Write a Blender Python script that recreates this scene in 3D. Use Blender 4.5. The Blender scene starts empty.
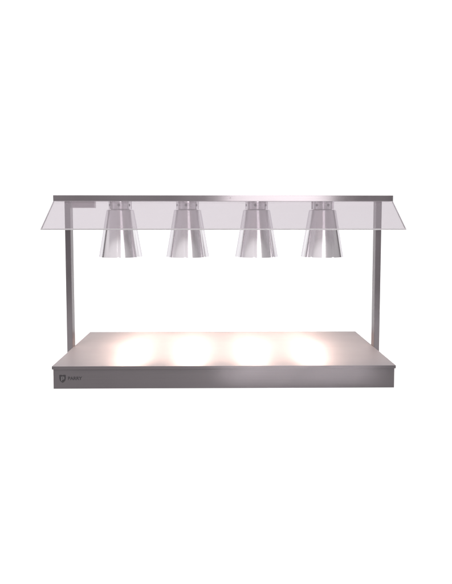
import bpy, bmesh, math, random
from mathutils import Vector, Matrix
S = bpy.context.scene
C = S.collection

# ------------------------------------------------------------ camera
F = 560.0                      # focal length in pixels of the 452 px wide photograph
tilt, yaw, roll = 0.0669, 0.0133, 0.0003
cam = bpy.data.cameras.new('camera'); co = bpy.data.objects.new('camera', cam); C.objects.link(co)
cam.sensor_fit = 'HORIZONTAL'; cam.sensor_width = 36; cam.lens = F/452*36
cam.shift_y = -(292-254.67)/452; cam.clip_end = 100; cam.clip_start = .05
fw = Vector((math.sin(yaw)*math.cos(tilt), math.cos(yaw)*math.cos(tilt), -math.sin(tilt)))
rt = Vector((math.cos(yaw), -math.sin(yaw), 0)); up = rt.cross(fw)
r2 = rt*math.cos(roll)+up*math.sin(roll); u2 = -rt*math.sin(roll)+up*math.cos(roll)
M = Matrix((r2, u2, -fw)).transposed().to_4x4(); M.translation = Vector((-.0239, -2.2407, .6929))
co.matrix_world = M
S.camera = co

# ------------------------------------------------------------ world, studio light, added fills, exposure
w = bpy.data.worlds.new('World'); S.world = w; w.use_nodes = True
bg = w.node_tree.nodes['Background']; bg.inputs[0].default_value = (1.0, .95, .975, 1)
# added world gradient: dim at eye level, paler above to brighten the shades
_n, _l = w.node_tree.nodes, w.node_tree.links
_g = _n.new('ShaderNodeNewGeometry'); _s = _n.new('ShaderNodeSeparateXYZ'); _m = _n.new('ShaderNodeMapRange')
_m.interpolation_type = 'SMOOTHSTEP'
_tc = _n.new('ShaderNodeTexCoord'); _l.new(_tc.outputs['Generated'], _s.inputs[0]); _l.new(_s.outputs[2], _m.inputs[0]); _n.remove(_g)
_m.inputs[1].default_value = .03; _m.inputs[2].default_value = .30; _m.inputs[3].default_value = .48; _m.inputs[4].default_value = 1.1
_h = _n.new('ShaderNodeMapRange'); _h.interpolation_type = 'SMOOTHSTEP'      # world dimmed to the right, added to darken that side of the shades
_h.inputs[1].default_value = -.1; _h.inputs[2].default_value = .5; _h.inputs[3].default_value = 1.0; _h.inputs[4].default_value = .55
_k = _n.new('ShaderNodeMath'); _k.operation = 'MULTIPLY'
_l.new(_s.outputs[0], _h.inputs[0]); _l.new(_m.outputs[0], _k.inputs[0]); _l.new(_h.outputs[0], _k.inputs[1]); _l.new(_k.outputs[0], bg.inputs[1])
S.view_settings.view_transform = 'Standard'; S.view_settings.look = 'None'
S.cycles.sample_clamp_indirect = 10.0; S.cycles.caustics_reflective = False; S.cycles.blur_glossy = 0.5
S.view_settings.exposure = 0; S.view_settings.gamma = 1

def area_light(name, loc, target, sx, sy, power, col=(1, .97, .98)):
    l = bpy.data.lights.new(name, 'AREA'); l.shape = 'RECTANGLE'; l.size = sx; l.size_y = sy
    l.energy = power; l.color = col
    o = bpy.data.objects.new(name, l); C.objects.link(o); o.location = loc
    o.rotation_euler = (Vector(target)-Vector(loc)).to_track_quat('-Z', 'Y').to_euler()
    return o
area_light('softbox_behind_camera', (.70, -3.9, 1.75), (.55, .3, 1.2), 1.3, 3.4, 38)
g = area_light('added_floor_fill', (.33, -.37, 2.6), (.33, -.37, 0), .62, .50, 38)  # added light on the floor, so the base front reflects a sheen
g.data.spread = math.radians(5)
area_light('added_overhead_fill', (0, -1.3, 2.9), (0, .3, .5), 3.4, 1.3, 40)  # added unseen fill, brightens the shades and the glass

# ------------------------------------------------------------ materials
def mat(name):
    m = bpy.data.materials.new(name); m.use_nodes = True
    nt = m.node_tree; b = nt.nodes['Principled BSDF']
    return m, nt, b
def steel(name, col, rough, axis, aniso=.6, bump=.25, var=.08):
    """brushed stainless steel: grain runs along `axis` (object space)"""
    m, nt, b = mat(name)
    N, L = nt.nodes, nt.links
    tc = N.new('ShaderNodeTexCoord')
    mp = N.new('ShaderNodeMapping'); sc = [420.0, 420.0, 420.0]; sc['XYZ'.index(axis)] = 3.0
    mp.inputs['Scale'].default_value = sc
    L.new(tc.outputs['Object'], mp.inputs['Vector'])
    n1 = N.new('ShaderNodeTexNoise'); n1.inputs['Scale'].default_value = 1; n1.inputs['Detail'].default_value = 3
    L.new(mp.outputs[0], n1.inputs['Vector'])
    # slow smudges
    n2 = N.new('ShaderNodeTexNoise'); n2.inputs['Scale'].default_value = 5; n2.inputs['Detail'].default_value = 4
    L.new(tc.outputs['Object'], n2.inputs['Vector'])
    mr = N.new('ShaderNodeMapRange'); mr.inputs[3].default_value = 1-var; mr.inputs[4].default_value = 1+var
    L.new(n1.outputs[0], mr.inputs[0])
    mx = N.new('ShaderNodeVectorMath'); mx.operation = 'SCALE'; mx.inputs[0].default_value = col
    L.new(mr.outputs[0], mx.inputs['Scale']); L.new(mx.outputs[0], b.inputs['Base Color'])
    rr = N.new('ShaderNodeMapRange'); rr.inputs[3].default_value = rough-.09; rr.inputs[4].default_value = rough+.10
    L.new(n2.outputs[0], rr.inputs[0]); L.new(rr.outputs[0], b.inputs['Roughness'])
    bp = N.new('ShaderNodeBump'); bp.inputs['Strength'].default_value = bump; bp.inputs['Distance'].default_value = .0004
    L.new(n1.outputs[0], bp.inputs['Height']); L.new(bp.outputs[0], b.inputs['Normal'])
    b.inputs['Metallic'].default_value = 1
    b.inputs['Anisotropic'].default_value = aniso; b.inputs['Anisotropic Rotation'].default_value = .25
    tg = N.new('ShaderNodeTangent'); tg.direction_type = 'UV_MAP'; tg.uv_map = 'UVMap'
    L.new(tg.outputs[0], b.inputs['Tangent'])
    return m
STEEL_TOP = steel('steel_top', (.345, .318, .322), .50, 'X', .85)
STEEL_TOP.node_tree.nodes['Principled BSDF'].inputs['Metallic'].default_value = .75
STEEL_SHADED = steel('steel_front_shaded', (.142, .130, .136), .42, 'X', .9)  # same steel, darkened copy: a dim room's reflection put into the colour
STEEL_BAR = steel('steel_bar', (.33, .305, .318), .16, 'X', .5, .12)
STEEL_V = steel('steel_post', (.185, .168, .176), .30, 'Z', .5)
def simple(name, col, rough, metal=0):
    m, nt, b = mat(name)
    b.inputs['Base Color'].default_value = (*col, 1); b.inputs['Metallic'].default_value = metal
    n = nt.nodes.new('ShaderNodeTexNoise'); n.inputs['Scale'].default_value = 40
    r = nt.nodes.new('ShaderNodeMapRange'); r.inputs[3].default_value = max(.02, rough-.04); r.inputs[4].default_value = rough+.04
    nt.links.new(n.outputs[0], r.inputs[0]); nt.links.new(r.outputs[0], b.inputs['Roughness'])
    return m
ALU = simple('spun_aluminium', (.80, .785, .80), .23, 1)
# spun metal: turning lines run round the shade, so highlights stretch up and down it
_N, _L = ALU.node_tree.nodes, ALU.node_tree.links
_t = _N.new('ShaderNodeTangent'); _t.direction_type = 'RADIAL'; _t.axis = 'Z'
_b = _N['Principled BSDF']; _b.inputs['Anisotropic'].default_value = .7; _b.inputs['Anisotropic Rotation'].default_value = .25
_L.new(_t.outputs[0], _b.inputs['Tangent'])
ALU.node_tree.nodes['Principled BSDF'].inputs['Specular Tint'].default_value = (.62, .60, .63, 1)  # grazing reflections darkened in the tint, standing in for a greyer surround
ALU_IN = simple('reflector_inside', (.9, .88, .87), .3, 1)
BLACK = simple('black_ceramic', (.02, .018, .02), .5)
INK = simple('printed_ink', (.018, .015, .018), .6)
INKL = simple('printed_pale', (.13, .12, .125), .5)
BOXG = simple('grey_box', (.42, .37, .39), .4, .8)

m, nt, b = mat('glowing_bulb')
b.inputs['Base Color'].default_value = (.8, .7, .65, 1)
b.inputs['Emission Color'].default_value = (1, .77, .64, 1); b.inputs['Emission Strength'].default_value = 430
BULB = m

m, nt, b = mat('clear_glass_greyed'); GLASS = m
N, L = nt.nodes, nt.links
tr = N.new('ShaderNodeBsdfTransparent'); tr.inputs[0].default_value = (.775, .758, .772, 1)  # clear glass; tint stands in for a grey background seen through it
gl = N.new('ShaderNodeBsdfGlossy'); gl.inputs['Roughness'].default_value = .04; gl.inputs[0].default_value = (.95, .9, .95, 1)
fr = N.new('ShaderNodeFresnel'); ge = N.new('ShaderNodeNewGeometry')
io = N.new('ShaderNodeMapRange'); io.inputs[3].default_value = 1.5; io.inputs[4].default_value = 1/1.5   # same pane seen from its back face
L.new(ge.outputs['Backfacing'], io.inputs[0]); L.new(io.outputs[0], fr.inputs[0])
df = N.new('ShaderNodeBsdfDiffuse'); df.inputs[0].default_value = (.60, .57, .595, 1)
a1 = N.new('ShaderNodeMixShader'); a1.inputs[0].default_value = .13
a2 = N.new('ShaderNodeMixShader')
L.new(tr.outputs[0], a1.inputs[1]); L.new(df.outputs[0], a1.inputs[2])
L.new(fr.outputs[0], a2.inputs[0]); L.new(a1.outputs[0], a2.inputs[1]); L.new(gl.outputs[0], a2.inputs[2])
L.new(a2.outputs[0], N['Material Output'].inputs[0]); N.remove(b)
EDGE = simple('ground_glass_edge', (.42, .405, .415), .35)

# white sweep with an added glow of its own to stay pure white
m, nt, b = mat('glowing_white_sweep'); SWEEP = m
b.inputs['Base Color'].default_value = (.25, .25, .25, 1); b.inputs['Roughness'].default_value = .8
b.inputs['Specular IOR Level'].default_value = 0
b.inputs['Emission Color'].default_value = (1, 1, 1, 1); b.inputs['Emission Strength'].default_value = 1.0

# ------------------------------------------------------------ helpers
def link(name, bm, m, parent=None, smooth=False, bevel=0, mats=None):
    me = bpy.data.meshes.new(name)
    bmesh.ops.recalc_face_normals(bm, faces=bm.faces)
    if bevel:
        es = [e for e in bm.edges if len(e.link_faces) == 2 and e.calc_face_angle(0) > .5]
        bmesh.ops.bevel(bm, geom=es, offset=bevel, segments=2, affect='EDGES', profile=.6)
    uv = bm.loops.layers.uv.new('UVMap')
    vs = [v.co for v in bm.verts]
    ext = [max(c[i] for c in vs)-min(c[i] for c in vs) for i in range(3)]
    la = ext.index(max(ext))
    for f in bm.faces:
        n = f.normal; k = max(range(3), key=lambda i: abs(n[i]))
        ax = [i for i in range(3) if i != k]
        if la in ax: ax = [la]+[i for i in ax if i != la]
        for lp in f.loops: lp[uv].uv = (lp.vert.co[ax[0]], lp.vert.co[ax[1]])
    bm.to_mesh(me); bm.free()
    for mm in (mats or [m]): me.materials.append(mm)
    if smooth:
        for p in me.polygons: p.use_smooth = True
    o = bpy.data.objects.new(name, me); C.objects.link(o)
    if parent: o.parent = parent
    return o
def box(bm, x0, x1, y0, y1, z0, z1):
    r = bmesh.ops.create_cube(bm, size=1)
    for v in r['verts']:
        v.co = Vector(((x0+x1)/2+v.co.x*(x1-x0), (y0+y1)/2+v.co.y*(y1-y0), (z0+z1)/2+v.co.z*(z1-z0)))
def prism(bm, prof, x0, x1):
    """closed (y,z) outline extruded along x"""
    a = [bm.verts.new((x0, y, z)) for y, z in prof]; c = [bm.verts.new((x1, y, z)) for y, z in prof]
    n = len(prof)
    for i in range(n):
        j = (i+1) % n; bm.faces.new((a[i], a[j], c[j], c[i]))
    bm.faces.new(a[::-1]); bm.faces.new(c)
def cyl(bm, c, r, h, seg=32, axis='Z', r2=None):
    res = bmesh.ops.create_cone(bm, cap_ends=True, segments=seg, radius1=r, radius2=r if r2 is None else r2, depth=h)
    R = {'Z': Matrix.Identity(3), 'Y': Matrix.Rotation(math.pi/2, 3, 'X'), 'X': Matrix.Rotation(math.pi/2, 3, 'Y')}[axis]
    for v in res['verts']: v.co = R @ v.co + Vector(c)

# ------------------------------------------------------------ setting: the white sweep
bm = bmesh.new()
prof = [(-1.5, 0)]
R_ = .9; yb = 2.6
for i in range(17):
    a = i/16*math.pi/2
    prof.append((yb-R_+R_*math.sin(a), R_-R_*math.cos(a)))
prof.append((yb, 3.9))
t = .006
ctr = []
outer = []
for i, (y, z) in enumerate(prof):
    p = Vector(prof[max(i-1, 0)]); q = Vector(prof[min(i+1, len(prof)-1)])
    d = (q-p).normalized(); outer.append((y+d.y*t, z-d.x*t))
prism(bm, prof+outer[::-1], -5.5, 5.5)
sweep = link('backdrop', bm, SWEEP); sweep['kind'] = 'structure'
sweep.location.z = -.0045
for p in sweep.data.polygons: p.use_smooth = False

# ------------------------------------------------------------ the heated gantry
W, D, H = 1.4, .6806, .090
hw = W/2
root = bpy.data.objects.new('heated_gantry', None); C.objects.link(root)
root['label'] = 'brushed steel food warmer base with four glowing heat lamps under a glass-fronted gantry'
root['category'] = 'food warmer'

# base: folded top sheet with a short lip over an inset plinth
bm = bmesh.new()
box(bm, -hw+.0045, hw-.0045, .0045, D-.0045, -.004, .0765)
base = link('base', bm, STEEL_SHADED, root, bevel=.0012)
bm = bmesh.new(); box(bm, -hw, hw, 0, D, .0765, H)
tp = link('top_plate', bm, STEEL_TOP, root, bevel=.0018, mats=[STEEL_TOP, STEEL_SHADED])
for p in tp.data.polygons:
    if abs(p.normal.z) < .6: p.material_index = 1  # upright lip faces get the darkened copy

# printed shield and lettering on the base front
def flat(name, polys, m, y0, y1, parent):
    bm = bmesh.new()
    for pts in polys:
        a = [bm.verts.new((x, y0, z)) for x, z in pts]; c = [bm.verts.new((x, y1, z)) for x, z in pts]
        n = len(pts)
        for i in range(n): bm.faces.new((a[i], a[(i+1) % n], c[(i+1) % n], c[i]))
        bm.faces.new(a[::-1]); bm.faces.new(c)
    return link(name, bm, m, parent)
sx, sz = -.6580, .0375
sh = [(-.013, .0155), (-.0065, .0165), (0, .0145), (.0065, .0165), (.013, .0155), (.0133, .002), (.011, -.007), (.006, -.0125), (0, -.0165),
      (-.006, -.0125), (-.011, -.007), (-.0133, .002)]
flat('shield_emblem', [[(sx+x, sz+z) for x, z in sh]], INK, .0039, .0046, base)
pl = [[(-.005, -.009), (-.002, -.009), (-.002, .009), (-.005, .009)], [(-.0018, .009), (.0055, .009), (.007, .006), (-.0018, .006)],
      [(.004, .0058), (.007, .0058), (.007, .0012), (.004, .0012)], [(-.0018, .001), (.007, .001), (.0055, -.002), (-.0018, -.002)]]
flat('shield_letter', [[(sx+x, sz+z) for x, z in q] for q in pl], INKL, .0034, .00385, base)
cu = bpy.data.curves.new('lettering', 'FONT'); cu.body = 'PARRY'; cu.size = .0185; cu.extrude = .0003; cu.offset = .0004
cu.align_x = 'LEFT'; cu.align_y = 'CENTER'
to = bpy.data.objects.new('tmp', cu); C.objects.link(to)
bpy.context.view_layer.update()
dg = bpy.context.evaluated_depsgraph_get()
me = bpy.data.meshes.new_from_object(to.evaluated_get(dg)); bpy.data.objects.remove(to)
wd = max(v.co.x for v in me.vertices)
for v in me.vertices:
    v.co = Vector((-.6370+v.co.x/wd*.058, .0042-v.co.z, .0385+v.co.y))
me.materials.clear(); me.materials.append(INK)
tx = bpy.data.objects.new('lettering', me); C.objects.link(tx); tx.parent = base

# posts outside both ends of the base
pw, yp, pd, zb = .0265, .3315, .0452, .7669
for s in (-1, 1):
    bm = bmesh.new()
    x0, x1 = sorted((s*(hw+.0002), s*(hw+pw)))
    box(bm, x0, x1, yp, yp+pd, .004, zb)
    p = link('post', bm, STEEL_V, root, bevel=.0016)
# top bar
bh, bw, by = .0251, .773, .3154
bm = bmesh.new(); box(bm, -bw, bw, by, by+.088, zb-.0025, zb+bh)
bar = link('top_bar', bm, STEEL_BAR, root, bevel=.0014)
# small screws on the bar front
for x in (.03,):
    bm = bmesh.new(); cyl(bm, (x, by-.0006, zb+.013), .0032, .002, 16, 'Y')
    link('screw', bm, BOXG, bar, smooth=False)

# sloping glass screen, front edge nearer the camera and lower
gy, gz, th = .1259, .6427, .005
A = Vector((by+.002, zb-.001)); B = Vector((gy, gz)); d = (B-A).normalized(); n = Vector((d.y, -d.x))
if n.y > 0: n = -n
E = B-d*.0035
bm = bmesh.new(); prism(bm, [A, E, E+n*th, A+n*th], -bw+.0035, bw-.0035)
glass = link('glass_screen', bm, GLASS, root)
bm = bmesh.new()
G = .0002
prism(bm, [E+d*G, B, B+n*th, E+d*G+n*th], -bw, bw)
for s in (-1, 1):
    x0, x1 = sorted((s*(bw-.0033), s*bw)); prism(bm, [A, E, E+n*th, A+n*th], x0, x1)
link('polished_edge', bm, EDGE, glass)

# control box hanging under the bar beside the left-hand post
bm = bmesh.new(); box(bm, -.695, -.592, .338, .374, zb-.032, zb)
link('control_box', bm, BOXG, root, bevel=.002)

# heat lamps
LY = .370
def ring_mesh(bm, prof, seg, mod):
    """closed profile [(r,z)], revolved; mod(theta,r,z)->(r,z)"""
    rows = []
    for i in range(seg):
        a = 2*math.pi*i/seg
        row = []
        for k, (r, z) in enumerate(prof):
            rr, zz = mod(a, r, z, k)
            row.append(bm.verts.new((rr*math.sin(a), -rr*math.cos(a), zz)))
        rows.append(row)
    n = len(prof)
    for i in range(seg):
        p, q = rows[i], rows[(i+1) % seg]
        for k in range(n):
            l = (k+1) % n; bm.faces.new((p[k], p[l], q[l], q[k]))
def angd(a, k0):
    """angle to the nearest of the six creases"""
    s = math.pi/3; x = (a-k0) % s
    return min(x, s-x)
zt, z0 = zb-.044, zb-.257       # shoulder and rim heights
def heat_lamp(x, turn):
    t0 = math.radians(turn)
    def shade_mod(a, r, z, k):
        u = (zt-z)/(zt-z0)                      # 0 shoulder .. 1 rim
        da = angd(a, t0)
        c = math.exp(-(da/.06)**2)
        facet = .010*(1-math.cos(da*6))*.5*max(u, 0)      # petals bulge a little between the creases
        rr = r*(1-.010*c*max(0, min(1, u*1.6)))+facet*.2
        zz = z
        if u > .97: zz = z+.0035*math.exp(-(da/.045)**2)
        return rr, zz
    prof = [(.0435, zt+.004), (.0575, zt+.004), (.0625, zt)]
    for i in range(1, 13):
        u = i/12; prof.append((.0625+(.0978-.0625)*u, zt+(z0-zt)*u))
    inner = [(r-.0022, z) for r, z in prof[3:]][::-1]
    inner[0] = (.0978-.0022, z0)
    prof = prof+inner+[(.0600, zt-.002), (.0435, zt+.0015)]
    bm = bmesh.new(); ring_mesh(bm, prof, 180, shade_mod)
    sh = link('lamp_shade', bm, ALU, root, smooth=True)
    sh.location = (x, LY, 0)
    try:
        sh.data.set_sharp_from_angle(angle=math.radians(35))
    except Exception: pass
    # collar with six proud tabs, a hole in each
    def col_mod(a, r, z, k):
        da = angd(a, t0)
        if k < 2: r = r-(.0045 if da > math.radians(21) else 0)
        return r, z
    bm = bmesh.new(); ring_mesh(bm, [(.0525, zt+.0066), (.0525, zb-.001), (.044, zb-.001), (.044, zt+.0066)], 120, col_mod)
    cl = link('collar', bm, ALU, sh, bevel=0)
    bm = bmesh.new()
    for i in range(6):
        a = t0+i*math.pi/3
        res = bmesh.ops.create_cone(bm, cap_ends=True, segments=20, radius1=.0064, radius2=.0064, depth=.03)
        R = Matrix.Rotation(math.pi/2, 3, 'X'); Rz = Matrix.Rotation(a, 3, 'Z')
        for v in res['verts']:
            v.co = Rz @ (R @ v.co+Vector((0, -.048, zt+.025)))
    me = bpy.data.meshes.new('cut'); bm.to_mesh(me); bm.free()
    ct = bpy.data.objects.new('cut', me); C.objects.link(ct)
    md = cl.modifiers.new('b', 'BOOLEAN'); md.object = ct; md.operation = 'DIFFERENCE'; md.solver = 'EXACT'
    # cutter shares the collar's local frame only when both sit at the origin: evaluate there
    sh.location = (0, 0, 0); bpy.context.view_layer.update()
    dg = bpy.context.evaluated_depsgraph_get()
    nm = bpy.data.meshes.new_from_object(cl.evaluated_get(dg)); cl.modifiers.clear(); cl.data = nm; nm.name = 'collar'
    bpy.data.objects.remove(ct); sh.location = (x, LY, 0)
    # black lamp holder inside the collar and the glowing bulb under it
    bm = bmesh.new(); cyl(bm, (0, 0, (zt-.03+zb-.002)/2), .0425, (zb-.002)-(zt-.03), 32)
    link('lamp_holder', bm, BLACK, sh, smooth=False)
    bm = bmesh.new()
    pr = [(.0001, zt-.032), (.018, zt-.032), (.02, zt-.042), (.027, zt-.06), (.032, zt-.08), (.029, zt-.097), (.018, zt-.106), (.0001, zt-.109)]
    ring_mesh(bm, pr, 32, lambda a, r, z, k: (r, z))
    bmesh.ops.remove_doubles(bm, verts=bm.verts, dist=.0003)
    link('bulb', bm, BULB, sh, smooth=True)
    return sh
for x, turn in ((-.4795, 3), (-.168, -4), (.153, -10), (.460, 20)):
    heat_lamp(x, turn)
